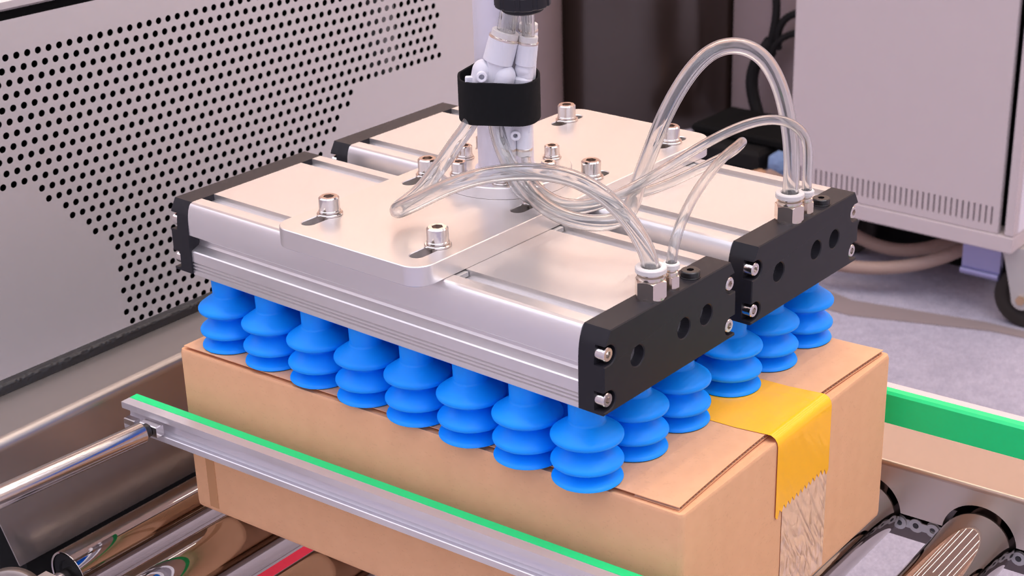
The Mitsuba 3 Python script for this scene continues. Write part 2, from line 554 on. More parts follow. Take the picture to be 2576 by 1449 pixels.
ct = CV(tape(TY0 + 0.009, TY1 - 0.001, BT, lambda u: BB + 0.004, 0.0001, None, shift=-0.148))
add('clear_tape', ct, 'mat_clear_tape', bk, smooth=40, label='wrinkled clear tape under the orange tape')
ot = CV(tape(TY0, TY1, BT, tear, 0.0005, 0.02, ny=145))
add('orange_tape', ot, 'mat_orange_tape', bk, smooth=40, label='orange packing tape with a serrated torn end')
# a darker strip on the long side near its left end, below the rail
add('side_strip', CV(block(-0.0030, 0.0055, -0.01150, -0.0110, BB + 0.004, -0.166)), 'mat_card_strip', bk, smooth=False, label='darker strip near the box corner')

# ------------------------------------------------------------------ the two suction grippers
L, W, TP = 0.3284, 0.1188, 0.0177
half = [(59.4, 0), (19.3, 0), (19.3, -4.4), (16.4, -4.4), (16.4, -11), (11.6, -11), (11.6, -4.4), (8.7, -4.4), (8.7, 0), (0.8, 0), (0.2, -0.2)]
for a in np.linspace(0.15, 1.0, 9):
    half.append((-5.1 * math.sin(a * math.pi / 2), -0.3 - 17.2 * (1 - math.cos(a * math.pi / 2))))
half += [(-5.1, -22.0), (-4.6, -22.6), (2.0, -23.2), (3.0, -24.2), (3.0, -29.5), (2.0, -31), (-4.0, -33.4), (-4.7, -34.2), (-4.7, -41.2)]
for z in (-41.2, -43.6, -46.0):
    half += [(-4.7, z), (-3.2, z - 0.35), (-3.2, z - 1.0), (-4.7, z - 1.35)]
half += [(-4.7, -50.4), (-4.2, -51.0), (59.4, -51.0)]
half = np.array(half)
other = half[::-1].copy(); other[:, 0] = 118.8 - other[:, 0]
prof_poly = Polygon(np.vstack([half, other[1:-1]]) * mm).buffer(0)
prof_mesh = moved(prism(prof_poly, 0.0, L), AX)

ep = [(0.0, 0), (-4.2, -7.0), (-4.9, -9.6), (-5.5, -13.2), (-5.9, -18.0), (-6.0, -24), (-6.2, -49.6)]
ep = np.array(ep); epo = ep[::-1].copy(); epo[:, 0] = 118.8 - epo[:, 0]
ep_poly = Polygon(np.vstack([ep, epo]) * mm)
HOLES = [(25.0, -24.7), (70.3, -24.7), (93.4, -24.6)]
SCR = [(-1.0, -14.5), (-1.4, -41.8), (119.8, -14.5), (120.2, -41.8)]
cut = [circle(y * mm, z * mm, 6.3 * mm, 28) for y, z in HOLES]
for y, z in SCR:
    r = 5.9
    yo = -12 if y < 50 else 131
    cut.append(unary_union([circle(y * mm, z * mm, r * mm, 28), sbox(min(y, yo) * mm, (z - r) * mm, max(y, yo) * mm, (z + r) * mm)]))
front_poly = ep_poly.difference(unary_union(cut))
if front_poly.geom_type != 'Polygon':
    front_poly = max(front_poly.geoms, key=lambda g: g.area)
PK = 0.0070
end_mesh = join(moved(prism(ep_poly, 0.0, TP - PK), AX), moved(prism(front_poly, TP - PK, TP, 0.0006, False), AX))
end_shape = None


def socket_head(r, h, af, depth, ch=0.0006, n=28):
    """cap screw head, its top at z = h"""
    outer = circle(0, 0, r, n)
    low = lathe([(0, 0), (r, 0), (r, h - depth), (0, h - depth)], n)
    o2 = np.array(circle(0, 0, r - ch, n).exterior.coords)[:-1]
    o1 = np.array(outer.exterior.coords)[:-1]
    hexa = hexagon(0, 0, af)
    top = Polygon(o2, [np.array(hexa.exterior.coords)[:-1]])
    cap = prism(top, h - depth, h)
    i = np.arange(n); j = (i + 1) % n
    V = np.vstack([np.column_stack([o1, np.full(n, h - depth)]), np.column_stack([o1, np.full(n, h - ch)]), np.column_stack([o2, np.full(n, h)])])
    F = np.vstack([np.stack([i, j, j + n], 1), np.stack([i, j + n, i + n], 1), np.stack([i + n, j + n, j + 2 * n], 1), np.stack([i + n, j + 2 * n, i + 2 * n], 1)])
    return join(low, cap, trimesh.Trimesh(V, F, process=False))


def washer(r, r0, h, n=28):
    return lathe([(r0, 0), (r - h * 0.25, 0), (r, h * 0.25), (r, h * 0.75), (r - h * 0.25, h), (r0, h), (r0, 0)], n)


S_prof = mikit.ply(prof_mesh, 'mat_alu', smooth=25)
S_end = mikit.ply(end_mesh, 'mat_black', smooth=25)
S_scr5 = mikit.ply(socket_head(4.3 * mm, 6.0 * mm, 4 * mm, 3 * mm, 0.5 * mm), 'mat_steel', smooth=25)
S_bore = mikit.ply(lathe([(0, 0), (6.2 * mm, 0), (6.2 * mm, 0.3 * mm), (0, 0.3 * mm)], 28), 'mat_alu', smooth=25)
S_plug = mikit.ply(join(washer(6.1 * mm, 0.5 * mm, 0.6 * mm), moved(socket_head(5.7 * mm, 3.6 * mm, 4 * mm, 2.4 * mm, 0.5 * mm), tr(0, 0, 0.6 * mm))), 'mat_black_screw', smooth=25)
cupp = [(0, -49.6), (10.9, -49.8), (11.1, -50.4), (11.0, -53.0), (10.6, -67.2), (10.8, -68.2), (11.6, -69.0), (19.0, -74.4), (20.6, -75.6), (21.3, -76.7), (21.4, -77.6), (21.1, -78.7), (20.3, -79.4),
        (18.6, -79.7), (12.6, -80.5), (11.5, -81.2), (11.2, -82.2), (11.4, -83.6), (12.2, -84.8), (18.8, -90.0), (20.5, -91.4), (21.3, -92.6), (21.4, -93.5), (21.1, -94.5), (20.3, -95.2),
        (18.6, -95.5), (12.6, -96.2), (11.6, -96.8), (11.3, -97.6), (12.0, -98.4), (19.2, -102.6), (20.6, -103.7), (21.0, -104.7), (20.3, -105.3), (0, -105.3)]
cup_mesh = lathe(np.array(cupp) * mm, 48, bump=lambda a: 0.00022 * np.exp(-((a - 5.1 - 0.131 * 0) / 0.05) ** 2))
S_cup = mikit.ply(cup_mesh, 'mat_blue', smooth=36)
S_insert = mikit.ply(lathe(np.array([(0, -48.5), (9.6, -48.5), (9.6, -51.3), (9.0, -51.8), (0, -51.8)]) * mm, 28), 'mat_rubber', smooth=30)


def hexnut(af, h, r_low, turn):
    body = prism(hexagon(0, 0, af, turn), 0, h, 0.0)
    cone = lathe([(0, h - 0.3 * mm), (af / 2 * 1.13, h - 0.9 * mm), (af / 2 * 0.98, h + 0.5 * mm), (0, h + 0.5 * mm)], 32)
    low = lathe([(0, -1.2 * mm), (r_low, -1.2 * mm), (r_low, 0.4 * mm), (0, 0.4 * mm)], 32)
    return body, cone, low


def chamfered_hex(af, h, turn):
    """hexagon with its corners turned down at both ends (intersection of prism and a chamfered cylinder)"""
    import manifold3d as m3
    hx = m3.Manifold.extrude(m3.CrossSection([np.array(hexagon(0, 0, af, turn).exterior.coords)[:-1]]), h)
    R = af / math.sqrt(3)
    c = 0.5 * (R - af / 2)
    cyl = m3.Manifold.revolve(m3.CrossSection([[(0, 0), (R - 0.6 * c, 0), (R + 0.01 * mm, 1.0 * c), (R + 0.01 * mm, h - 1.6 * c), (af / 2 * 0.97, h), (0, h)]]), 48)
    mesh = (hx ^ cyl).to_mesh()
    return trimesh.Trimesh(np.array(mesh.vert_properties)[:, :3], np.array(mesh.tri_verts), process=False)


def fitting_shapes(af, h, rc, rb, turn):
    hexm = join(lathe([(0, 0), (rb, 0), (rb, 1.6 * mm), (0, 1.6 * mm)], 36), moved(chamfered_hex(af, h, turn), tr(0, 0, 1.2 * mm)))
    z = h + 1.2 * mm
    neck = lathe([(0, z - 0.5 * mm), (af / 2 * 0.93, z - 0.5 * mm), (af / 2 * 0.97, z + 0.8 * mm), (af / 2 * 0.95, z + 2.0 * mm), (af / 2 * 0.80, z + 2.6 * mm), (af / 2 * 0.80, z + 4.4 * mm), (0, z + 4.4 * mm)], 36)
    c0 = z + 4.0 * mm
    col = lathe([(rc * 0.62, c0), (rc - 0.3 * mm, c0), (rc, c0 + 0.3 * mm), (rc, c0 + 2.6 * mm), (rc - 0.5 * mm, c0 + 3.2 * mm), (rc * 0.66, c0 + 3.4 * mm), (rc * 0.60, c0 + 2.8 * mm), (rc * 0.60, c0)], 36)
    return mikit.ply(hexm, 'mat_nickel', smooth=25), mikit.ply(neck, 'mat_nickel', smooth=35), mikit.ply(col, 'mat_collar', smooth=35)


BIG = fitting_shapes(16.5 * mm, 10.2 * mm, 9.0 * mm, 8.4 * mm, 13)
SMALL = fitting_shapes(8.8 * mm, 7.2 * mm, 5.0 * mm, 4.4 * mm, 10)

X0C, PXC = 0.0102, 0.0440
MIRX = np.diag([-1.0, 1, 1, 1])
for mod, (lab, y0) in enumerate((('aluminium vacuum gripper with blue suction cups, the one nearest to the camera', 0.0), ('aluminium vacuum gripper with blue suction cups, behind the nearer one beside the white cabinet', 0.1490))):
    g = thing('suction_gripper', lab, 'gripper', 'vacuum grippers side by side')
    put('profile', S_prof, tr(0, y0, 0), g)
    for side in (1, 0):
        if side:
            m = tr(L, y0, 0)
            e = put('end_plate', S_end, m, g, label='black end plate with three holes')
        else:
            m = tr(0, y0 + W, 0) @ rot([0, 0, 1], 180)
            e = put('end_plate', S_end, m, g, label='black end plate at the far end')
        for (y, z) in SCR:
            put('socket_screw', S_scr5, m @ frame((TP - PK, y * mm, z * mm), (1, 0, 0), (0, math.cos(0.3 + y + z), math.sin(0.3 + y + z))), e, label='steel socket screw')
    for (y, z) in HOLES:
        put('bore_bottom', S_bore, tr(L, y0, 0) @ frame((TP - PK, y * mm, z * mm), (1, 0, 0)), g)
    for j in range(3):
        for i in range(8):
            c = put('suction_cup', S_cup, tr(X0C + i * PXC, y0 + 0.0144 + j * 0.0450, 0) @ rot([0, 0, 1], 7 * ((i * 5 + j * 3) % 7) - 20), g)
            put('insert', S_insert, tr(X0C + i * PXC, y0 + 0.0144 + j * 0.0450, 0), c)
    for (x, y, sh, lb) in ((0.3372, 0.0497, BIG, 'large nickel push-in fitting'), (0.3392, 0.0667, SMALL, 'small nickel push-in fitting')):
        h = put('hose_fitting', sh[0], tr(x, y0 + y, 0), g, label=lb)
        put('neck', sh[1], tr(x, y0 + y, 0), h)
        put('collar', sh[2], tr(x, y0 + y, 0), h, label='white release collar')
    put('plug_screw', S_plug, tr(0.3385, y0 + 0.0872, 0) @ rot([0, 0, 1], 15), g, label='black plug screw')

# ------------------------------------------------------------------ the mounting plate across both grippers
mp = thing('mounting_plate', 'thick aluminium plate with slots and steel screws bolted across both grippers', 'mounting plate')
PX0, PX1, PY0, PY1, PT = 0.1020, 0.2262, -0.0212, 0.2835, 0.0127
pl = rrect(PX0, PY0, PX1, PY1, 0.013, 8)
SCREWS = [(0.1183, 0.0140), (0.2093, 0.0140), (0.1183, 0.1046), (0.2093, 0.1046), (0.1183, 0.1631), (0.2093, 0.1631), (0.1183, 0.2537), (0.2093, 0.2537)]
for n, (x, y) in enumerate(SCREWS):
    sy = {0: 0.0066, 1: 0.0066, 2: 0.0970, 3: 0.0985, 4: 0.1640, 5: 0.1640, 6: 0.2540, 7: 0.2540}[n]
    pl = pl.difference(slot(x, sy, 0.0092, 0.0305))
add('plate', moved(prism(pl, 0.00005, PT, 0.0005), np.eye(4)), 'mat_alu_plate', mp, smooth=25)
S_w8 = mikit.ply(washer(8.2 * mm, 4 * mm, 1.7 * mm), 'mat_steel', smooth=30)
S_s8 = mikit.ply(washer(6.9 * mm, 4 * mm, 2.0 * mm), 'mat_steel', smooth=30)
S_h8 = mikit.ply(join(socket_head(6.5 * mm, 8.4 * mm, 6.2 * mm, 4.5 * mm, 0.9 * mm, 36), rod((0, 0, -0.016), (0, 0, 0.0005), 0.0038)), 'mat_steel', smooth=25)
S_nut = mikit.ply(block(-0.017, 0.019, -0.0046, 0.0046, -0.0040, -0.0006, 0.0004), 'mat_grey_metal', smooth=False)
for n, (x, y) in enumerate(SCREWS):
    s = put('socket_screw', S_h8, tr(x, y, PT + 3.7 * mm) @ rot([0, 0, 1], 23 * n), mp, label='steel socket cap screw')
    put('washer', S_w8, tr(x, y, PT), s)
    put('lock_washer', S_s8, tr(x, y, PT + 1.7 * mm), s)
for n, (x, y) in enumerate(SCREWS):
    put('slot_nut', S_nut, tr(x, y, 0), mp)

# ------------------------------------------------------------------ the shaft that carries it
sh = thing('mounting_shaft', 'smooth white metal shaft rising from a bolted round flange on the plate', 'shaft')
CX, CY = 0.1640, 0.1310
add('shaft', rod((CX, CY, PT + 0.004), (CX, CY, 0.62), 0.0183, 48), 'mat_shaft', sh, smooth=30)
FT = PT + 0.0080
add('flange', moved(lathe([(0, PT), (42.6 * mm, PT), (43 * mm, PT + 0.4 * mm), (43 * mm, FT - 0.6 * mm), (42.4 * mm, FT), (0, FT)], 72), tr(CX, CY, 0)), 'mat_alu_plate', sh, smooth=25)
add('fillet', moved(lathe([(18.2 * mm, FT), (20.5 * mm, FT), (19.0 * mm, FT + 0.8 * mm), (18.2 * mm, FT + 2.2 * mm), (18.2 * mm, FT)], 48), tr(CX, CY, 0)), 'mat_shaft', sh)
S_w6 = mikit.ply(washer(6.2 * mm, 3 * mm, 1.3 * mm), 'mat_steel', smooth=30)
S_s6 = mikit.ply(washer(5.4 * mm, 3 * mm, 1.5 * mm), 'mat_steel', smooth=30)
S_h6 = mikit.ply(socket_head(5.0 * mm, 6.2 * mm, 5.0 * mm, 3.4 * mm, 0.7 * mm, 32), 'mat_steel', smooth=25)
for k in range(6):
    a = math.radians(5 + 60 * k)
    x, y = CX + 0.0335 * math.cos(a), CY + 0.0335 * math.sin(a)
    s = put('socket_screw', S_h6, tr(x, y, FT + 2.8 * mm) @ rot([0, 0, 1], 17 * k), sh, label='small steel socket screw')
    put('washer', S_w6, tr(x, y, FT), s)
    put('lock_washer', S_s6, tr(x, y, FT + 1.3 * mm), s)

# ------------------------------------------------------------------ hoses
HA = [[172.4, 99.2, 85.0], [169.4, 97.2, 70.0], [167.4, 93.6, 60.0], [165.6, 83.0, 51.0], [165.0, 71.5, 42.1], [164.6, 60.3, 34.7], [164.2, 49.4, 27.9], [164.2, 39.0, 24.5], [166.0, 29.0, 23.5], [170.5, 20.5, 24.5], [178.5, 16.2, 28.5], [188.2, 16.8, 33.8], [204.7, 20.5, 43.7], [231.2, 26.3, 56.2], [261.6, 32.9, 63.7], [288.4, 38.8, 64.3], [307.4, 43.0, 57.6], [321.5, 46.1, 46.8], [328.5, 47.6, 38.4], [333.7, 48.7, 29.8], [337.2, 49.5, 20.0], [337.2, 49.7, 12.5]]
HB = [[339.2, 66.7, 9.0], [339.2, 66.7, 16.0], [337.8, 71.9, 25.7], [335.4, 82.3, 35.1], [331.2, 100.3, 43.3], [324.8, 128.5, 49.8], [317.9, 158.3, 52.2], [314.2, 174.3, 51.7], [308.0, 188.8, 48.5], [305.8, 189.7, 45.5], [303.7, 176.4, 42.0], [297.7, 167.9, 38.0], [284.3, 135.9, 30.0], [274.8, 120.1, 27.0], [265.5, 112.3, 24.0], [250.0, 94.0, 19.5], [222.0, 92.5, 18.5], [200.0, 97.5, 22.0], [188.0, 106.0, 30.0], [185.0, 109.3, 40.0], [185.0, 109.3, 47.0]]
HC = [[337.2, 199.0, 12.5], [337.3, 199.2, 20.0], [336.4, 200.6, 39.4], [333.3, 199.4, 64.4], [330.8, 193.1, 85.6], [326.3, 181.8, 105.0], [321.4, 171.7, 113.5], [316.2, 162.4, 116.6], [310.4, 152.3, 115.6], [303.4, 141.8, 106.9], [296.8, 132.9, 92.1], [290.3, 125.9, 73.0], [284.7, 121.4, 53.3], [280.6, 117.7, 38.4], [286.8, 102.6, 30.3], [292.2, 87.1, 27.6], [289.8, 77.0, 26.0], [278.8, 68.8, 25.5], [255.7, 68.3, 26.5], [228.8, 79.0, 29.0], [207.9, 89.4, 35.1], [190.8, 97.9, 43.8], [179.5, 103.5, 62.0], [181.0, 105.0, 78.0]]
HD = [[339.2, 215.7, 9.0], [339.2, 215.8, 16.0], [339.8, 214.4, 36.6], [343.0, 204.4, 53.5], [341.7, 191.8, 64.8], [335.5, 180.6, 70.0], [325.0, 168.9, 68.6], [312.9, 151.7, 62.1], [301.5, 134.2, 52.6], [292.3, 114.4, 43.8], [283.0, 95.0, 37.0], [271.0, 87.3, 31.4], [254.8, 81.0, 28.5], [232.5, 86.0, 29.0], [198.5, 111.5, 31.5], [192.6, 115.8, 40.0], [192.6, 115.8, 47.0]]


def hose(pts, r, ri, label):
    k = info(key('air_hose'), label, 'hose')
    m = sweep(spline(np.array(pts) * mm), r * mm, 28, inner=ri * mm)
    m.vertices += [0, 0, Z0]
    scene[k] = mikit.ply(m, 'mat_hose', smooth=40)


hose(HA, 5.0, 3.3, 'thick clear hose arching low across the plate to the large fitting of the nearer gripper')
hose(HB, 3.05, 2.0, 'thin clear hose with a tight bend ending in the small fitting of the nearer gripper')
hose(HC, 5.0, 3.3, 'thick clear hose in the tallest arch, ending in the large fitting of the gripper behind')
hose(HD, 3.05, 2.0, 'thin clear hose passing under the tall arch to the small fitting of the gripper behind')

# ------------------------------------------------------------------ white push-in connectors in the strap
def cyl_fit(name, a, b, r, rc, parent, rr=None):
    """sleeve with metal ring and collar at b"""
    a, b = np.array(a) * mm, np.array(b) * mm
    d = (b - a) / np.linalg.norm(b - a)
    s = add(name, rod(a, b, r * mm, 36, chamfer=0.4 * mm), 'mat_white_plastic', parent)
    add('metal_ring', rod(b - d * 0.3 * mm, b + d * 1.3 * mm, (r + 0.12) * mm, 36, chamfer=0.2 * mm), 'mat_nickel', s, label='thin metal ring')
    add('collar', rod(b + d * 0.6 * mm, b + d * 5.0 * mm, rc * mm, 36, chamfer=0.4 * mm), 'mat_collar', s, label='white release collar')
    return s, d


def capsule(a, b, r, n=28):
    a, b = np.array(a, float) * mm, np.array(b, float) * mm
    Lc = np.linalg.norm(b - a); r = r * mm
    prof = [(0, -r)] + [(r * math.cos(t), r * math.sin(t)) for t in np.linspace(-1.4, 0, 7)] + [(r * math.cos(t), Lc + r * math.sin(t)) for t in np.linspace(0, 1.4, 7)] + [(0, Lc + r)]
    return moved(lathe(prof, n), frame(a, b - a))


NV = np.array([0.65, -0.76, 0.0]); NV /= np.linalg.norm(NV)      # towards the camera, level


def off(p, t, up=0.0):
    return np.array(p, float) + NV * t + [0, 0, up]


cn = thing('hose_connector', 'large white plastic Y connector with one wide sleeve on top, held by the black strap', 'connector')
cyl_fit('sleeve', off((181.0, 106.0, 99.0), 0), off((184.3, 108.9, 113.6), 0), 9.5, 8.6, cn)
d1 = np.array([3.3, 2.9, 14.6]); d1 /= np.linalg.norm(d1)
legA, legB = np.array([174.2, 100.0, 94.0]), np.array([184.0, 108.4, 91.0]) + NV * 3
add('body', join(capsule(legA - d1 * 25 + [1.5, 1.3, 0], legA, 7.0), capsule(legB - d1 * 24, legB, 7.2), capsule(np.array([178.5, 103.8, 84]), np.array([181.5, 106.2, 100.5]), 7.6)), 'mat_white_plastic', cn, smooth=40)
hp = off((173.4, 99.4, 92.0), 6.0)
add('mounting_eye', moved(lathe(np.array([(1.7, 0), (3.3, 0), (3.3, 5.0), (2.9, 5.4), (1.9, 5.4), (1.7, 5.2), (1.7, 0)]) * mm, 28), frame(hp * mm, NV + [0, 0, 0.12])), 'mat_white_plastic', cn)
tab = moved(prism(rrect(-4 * mm, -3 * mm, 4 * mm, 3.5 * mm, 1 * mm), -2 * mm, 2 * mm, 0.4 * mm), frame(off((168.4, 95.2, 87.4), 2) * mm, NV, np.cross([0, 0, 1], NV)))
add('tab', tab, 'mat_white_plastic', cn)

c2 = thing('hose_connector', 'small white plastic connector with a ball neck, on the right in the black strap', 'connector')
cyl_fit('sleeve', (194.1, 117.2, 96.6), (195.3, 118.3, 110.0), 6.6, 6.1, c2)
add('neck', join(capsule((193.6, 116.8, 90), (194.0, 117.1, 95.6), 5.4), moved(trimesh.creation.icosphere(3, 5.9 * mm), tr(0.1933, 0.1166, 0.0935))), 'mat_white_plastic', c2, smooth=50)
add('body', rod(np.array((189.8, 113.7, 66)) * mm, np.array((192.4, 115.9, 89.5)) * mm, 6.6 * mm, 32, chamfer=1.2 * mm), 'mat_white_plastic', c2)
c3 = thing('hose_connector', 'white plastic connector half hidden behind the small ball neck connector', 'connector')
cyl_fit('sleeve', off((194.2, 117.4, 84), -13.6), off((195.8, 118.8, 114.5), -13.6), 6.2, 5.9, c3)
c4 = thing('hose_connector', 'white plastic double connector hanging below the black strap with two outlets', 'connector')
for (x, y) in ((185.0, 109.3), (192.6, 115.8)):
    cyl_fit('outlet', (x, y, 59), (x, y, 42.6), 5.15, 4.9, c4)
bx = moved(prism(rrect(-9.5 * mm, 0, 9.5 * mm, 30 * mm, 2.5 * mm), -4.6 * mm, 4.6 * mm, 0.8 * mm), frame(np.array([188.8, 112.6, 53]) * mm, NV, np.cross([0, 0, 1], NV)))
bm = frame(np.array([188.8, 112.6, 53]) * mm, NV, np.cross([0, 0, 1], NV))
add('body', join(bx, capsule((185.6, 109.8, 58), (187.6, 111.6, 80), 5.2), capsule((192.6, 115.8, 58), (191.6, 115.0, 80), 5.2)), 'mat_white_plastic', c4, smooth=40)
add('mounting_eye', moved(lathe(np.array([(1.5, 0), (3.2, 0), (3.2, 3.6), (2.8, 4.0), (1.8, 4.0), (1.5, 3.8), (1.5, 0)]) * mm, 28), frame(off((188.3, 112.3, 53.2), 4.4) * mm, NV)), 'mat_white_plastic', c4)


def top_hose(a, b, r, ri, label):
    k = info(key('air_hose'), label, 'hose')
    a, b = np.array(a, float), np.array(b, float)
    pts = [a, a + (b - a) * 0.3 + NV * 0.4, a + (b - a) * 0.7 + NV * 0.4, b]
    m = sweep(spline(np.array(pts) * mm), r * mm, 28, inner=ri * mm)
    m.vertices += [0, 0, Z0]
    scene[k] = mikit.ply(m, 'mat_hose', smooth=40)


top_hose((185.2, 109.7, 117.5), (189.4, 110.6, 136), 5.9, 4.0, 'short wide clear hose from the black gland down into the large Y connector')
top_hose((195.7, 118.7, 114.0), (197.4, 116.9, 136), 4.0, 2.6, 'short clear hose from the black gland down into the small ball neck connector')
top_hose(off((196.0, 119.0, 118.5), -13.4), (191.8, 121.0, 138), 4.0, 2.6, 'short clear hose behind the other two below the black gland')

# ------------------------------------------------------------------ strap, gland
st = thing('hook_and_loop_strap', 'black fabric strap wrapped around the shaft and the white connectors', 'strap')
perp = np.array([NV[1], -NV[0], 0]) * -1.0
outline = []
c0 = np.array([CX, CY])
def strap_pt(a):
    # hull of the shaft and the connector bundle, rounded
    return None
from shapely.geometry import MultiPoint
def sup(t, e=0.82):
    c, d = math.cos(t), math.sin(t)
    return (3.0 + 24.3 * math.copysign(abs(c) ** e, c), 14.5 + 27.0 * math.copysign(abs(d) ** e, d))
ell = Polygon([sup(t) for t in np.linspace(0, 2 * math.pi, 90)[:-1]])
hull = unary_union([circle(0.0, 0.0, 18.8, 60), ell.intersection(sbox(-40, 8, 60, 60))]).convex_hull
hull_in = hull.buffer(0.2, quad_segs=8); hull_out = hull_in.buffer(1.6, quad_segs=8)
strap_poly = Polygon(np.array(hull_out.exterior.coords) * mm, [np.array(hull_in.exterior.coords) * mm])
sm = np.eye(4); sm[:3, 0] = perp; sm[:3, 1] = NV; sm[:3, 2] = [0, 0, 1]; sm[:3, 3] = [CX, CY, 0]
if np.linalg.det(sm[:3, :3]) < 0:
    sm[:3, 0] *= -1
loop = prism(strap_poly, 0.0606, 0.0878, 0.0004)
# soft band: edges wave a little
v = loop.vertices
v[:, 2] += 0.0012 * np.sin(v[:, 0] * 110 + 0.6)
add('band', moved(loop, sm), 'mat_velcro', st, smooth=40)
gl = thing('cable_gland', 'black plastic cable gland with a notched nut, gathering the clear hoses at the top', 'gland')
GX, GY = 0.1984, 0.1142
nutp = unary_union([circle(0, 0, 17.2, 72)]).difference(unary_union([circle(18.6 * math.cos(a), 18.6 * math.sin(a), 2.4, 12) for a in np.arange(10) * 2 * math.pi / 10 + 0.2]))
nutp = Polygon(np.array(nutp.exterior.coords) * mm, [np.array(circle(0, 0, 11.0, 40).exterior.coords) * mm])
add('nut', moved(prism(nutp, 0.1372, 0.1455, 0.0007), tr(GX, GY, 0) @ rot([1, 0.4, 0], 3)), 'mat_black', gl, smooth=25)
add('seat', moved(lathe(np.array([(10.4, 133.8), (12.0, 133.8), (12.9, 134.6), (12.9, 137.6), (10.4, 137.6), (10.4, 133.8)]) * mm, 48), tr(GX, GY, 0) @ rot([1, 0.4, 0], 3)), 'mat_black', gl)
add('conduit', moved(lathe(np.array([(11.0, 143.0)] + [(11.5 + (1.0 if (k // 2) % 2 else 0), 145.5 + k * 1.5) for k in range(120)] + [(11, 320)]) * mm, 40), tr(GX, GY, 0)), 'mat_rubber', gl)

# ------------------------------------------------------------------ roller conveyor
rc = thing('roller_conveyor', 'stainless steel roller conveyor with polished rollers and a folded end panel, carrying the box', 'conveyor')
TL = 0.026
RZ, RR = -0.2565, 0.0244
axes = [0.0185 + 0.0852 * k for k in range(6)]
axes = [(-0.0525, 0.0186)] + [(a, RR) for a in axes] + [(0.0185 + 0.0852 * 6, RR)]
YA, YB = -0.102, 0.292
for x0, r in axes:
    a = np.array([x0 + TL * YA, YA, RZ]); b = np.array([x0 + TL * YB, YB, RZ])
    d = (b - a) / np.linalg.norm(b - a)
    Ln = np.linalg.norm(b - a)
    tube = lathe([(r - 0.0016, 0.0004), (r - 0.0003, 0), (r, 0.0005), (r, Ln - 0.0005), (r - 0.0003, Ln), (r - 0.0016, Ln - 0.0004)], 64)
    k = add('roller', CV(moved(tube, frame(a, d))), 'mat_chrome', rc, smooth=35)
    cap = lathe([(0, 0.003), (r - 0.008, 0.003), (r - 0.007, 0.0015), (r - 0.0014, 0.0015), (r - 0.0014, 0.006), (0, 0.006)], 40)
    add('end_cap', CV(moved(cap, frame(a, d))), 'mat_rubber', k, label='black bearing cap')
    add('end_cap', CV(moved(cap, frame(b, -d))), 'mat_rubber', k, label='black bearing cap')
    add('axle', CV(rod(a - d * 0.02, a + d * 0.006, 0.006, 20)), 'mat_steel', k)
# far side frame: flange, plate notched for the rollers, lower lip
FY = 0.286
FZ = -0.2165
x0f, x1f = -0.06, 0.95
plate = sbox(x0f, -0.2528, x1f, FZ + 0.001)
for x0, r in axes:
    plate = plate.difference(circle(x0 + TL * FY, RZ + 0.0008, r + 0.0027, 48))
for g in sorted(getattr(plate, 'geoms', [plate]), key=lambda g: g.bounds[0]):
    if g.area > 1e-5:
        add('side_plate', CV(moved(prism(g, -FY - 0.0015, -FY), AY)), 'mat_stainless', rc, smooth=False)
bend = [(0, 0)] 
fl = Polygon([(FY, FZ - 0.001), (FY - 0.0002, FZ + 0.001), (FY + 0.0008, FZ + 0.0025), (FY + 0.0025, FZ + 0.0032), (FY + 0.075, FZ + 0.0032), (FY + 0.075, FZ - 0.05), (FY + 0.0735, FZ - 0.05), (FY + 0.0735, FZ + 0.0016), (FY + 0.0028, FZ + 0.0016), (FY + 0.0016, FZ)])
add('side_flange', CV(moved(prism(fl, x0f, x1f), AX)), 'mat_flange', rc, smooth=40)
add('lower_lip', CV(block(x0f, x1f, FY + 0.0205, FY + 0.0245, -0.2850, -0.2500)), 'mat_lip', rc, smooth=False)
add('back_plate', CV(block(x0f, x1f, FY + 0.034, FY + 0.0355, -0.2650, FZ - 0.002)), 'mat_dark', rc, smooth=False)
# chain behind the plate
ck = key('chain', rc)
P_ = 0.0127
lk = unary_union([circle(0, 0, 5.4 * mm, 20), circle(P_, 0, 5.4 * mm, 20), sbox(0, -3.3 * mm, P_, 3.3 * mm)])
lk = Polygon(np.array(lk.exterior.coords), [np.array(circle(0, 0, 2.1 * mm, 14).exterior.coords), np.array(circle(P_, 0, 2.1 * mm, 14).exterior.coords)])
S_lk = mikit.ply(CV(moved(prism(lk, 0, 1.2 * mm, 0.2 * mm), AY)), 'mat_grey_metal', smooth=False)
S_pin = mikit.ply(CV(moved(rod((0, 0, -6 * mm), (0, 0, 1.5 * mm), 2.0 * mm, 14), AY)), 'mat_black_screw', smooth=30)
chain_pts = [(0.300 + P_ * k, FY + 0.012 + (0.0013 if k % 2 else 0.0), RZ - 0.0100 + 0.0012 * math.sin(k * 0.8)) for k in range(34)]
scene[ck] = mikit.ply(moved(CV(sweep(np.array([(0.295, FY + 0.016, RZ - 0.0100), (0.74, FY + 0.016, RZ - 0.0100)]), 0.0030, 12)), tr(0, 0, Z0)), 'mat_dark', smooth=30)
info(ck, 'dark drive chain behind the side plate')
for (x, y, z) in chain_pts:
    p = CVM @ np.array([x, y, z, 1.0])
    l = put('link', S_lk, tr(*p[:3]), ck)
    put('pin', S_pin, tr(*p[:3]), ck)
# near side frame
NY = -0.128
NZ = -0.2490
fl2 = Polygon([(NY, RZ - 0.03), (NY, NZ), (NY - 0.002, NZ + 0.0030), (NY - 0.055, NZ + 0.0030), (NY - 0.055, NZ - 0.08), (NY - 0.0535, NZ - 0.08), (NY - 0.0535, NZ + 0.0015), (NY - 0.003, NZ + 0.0015), (NY - 0.0015, NZ - 0.001), (NY - 0.0015, RZ - 0.03)])
add('near_side_frame', CV(moved(prism(fl2, -0.060, x1f), AX)), 'mat_stainless', rc, smooth=40)
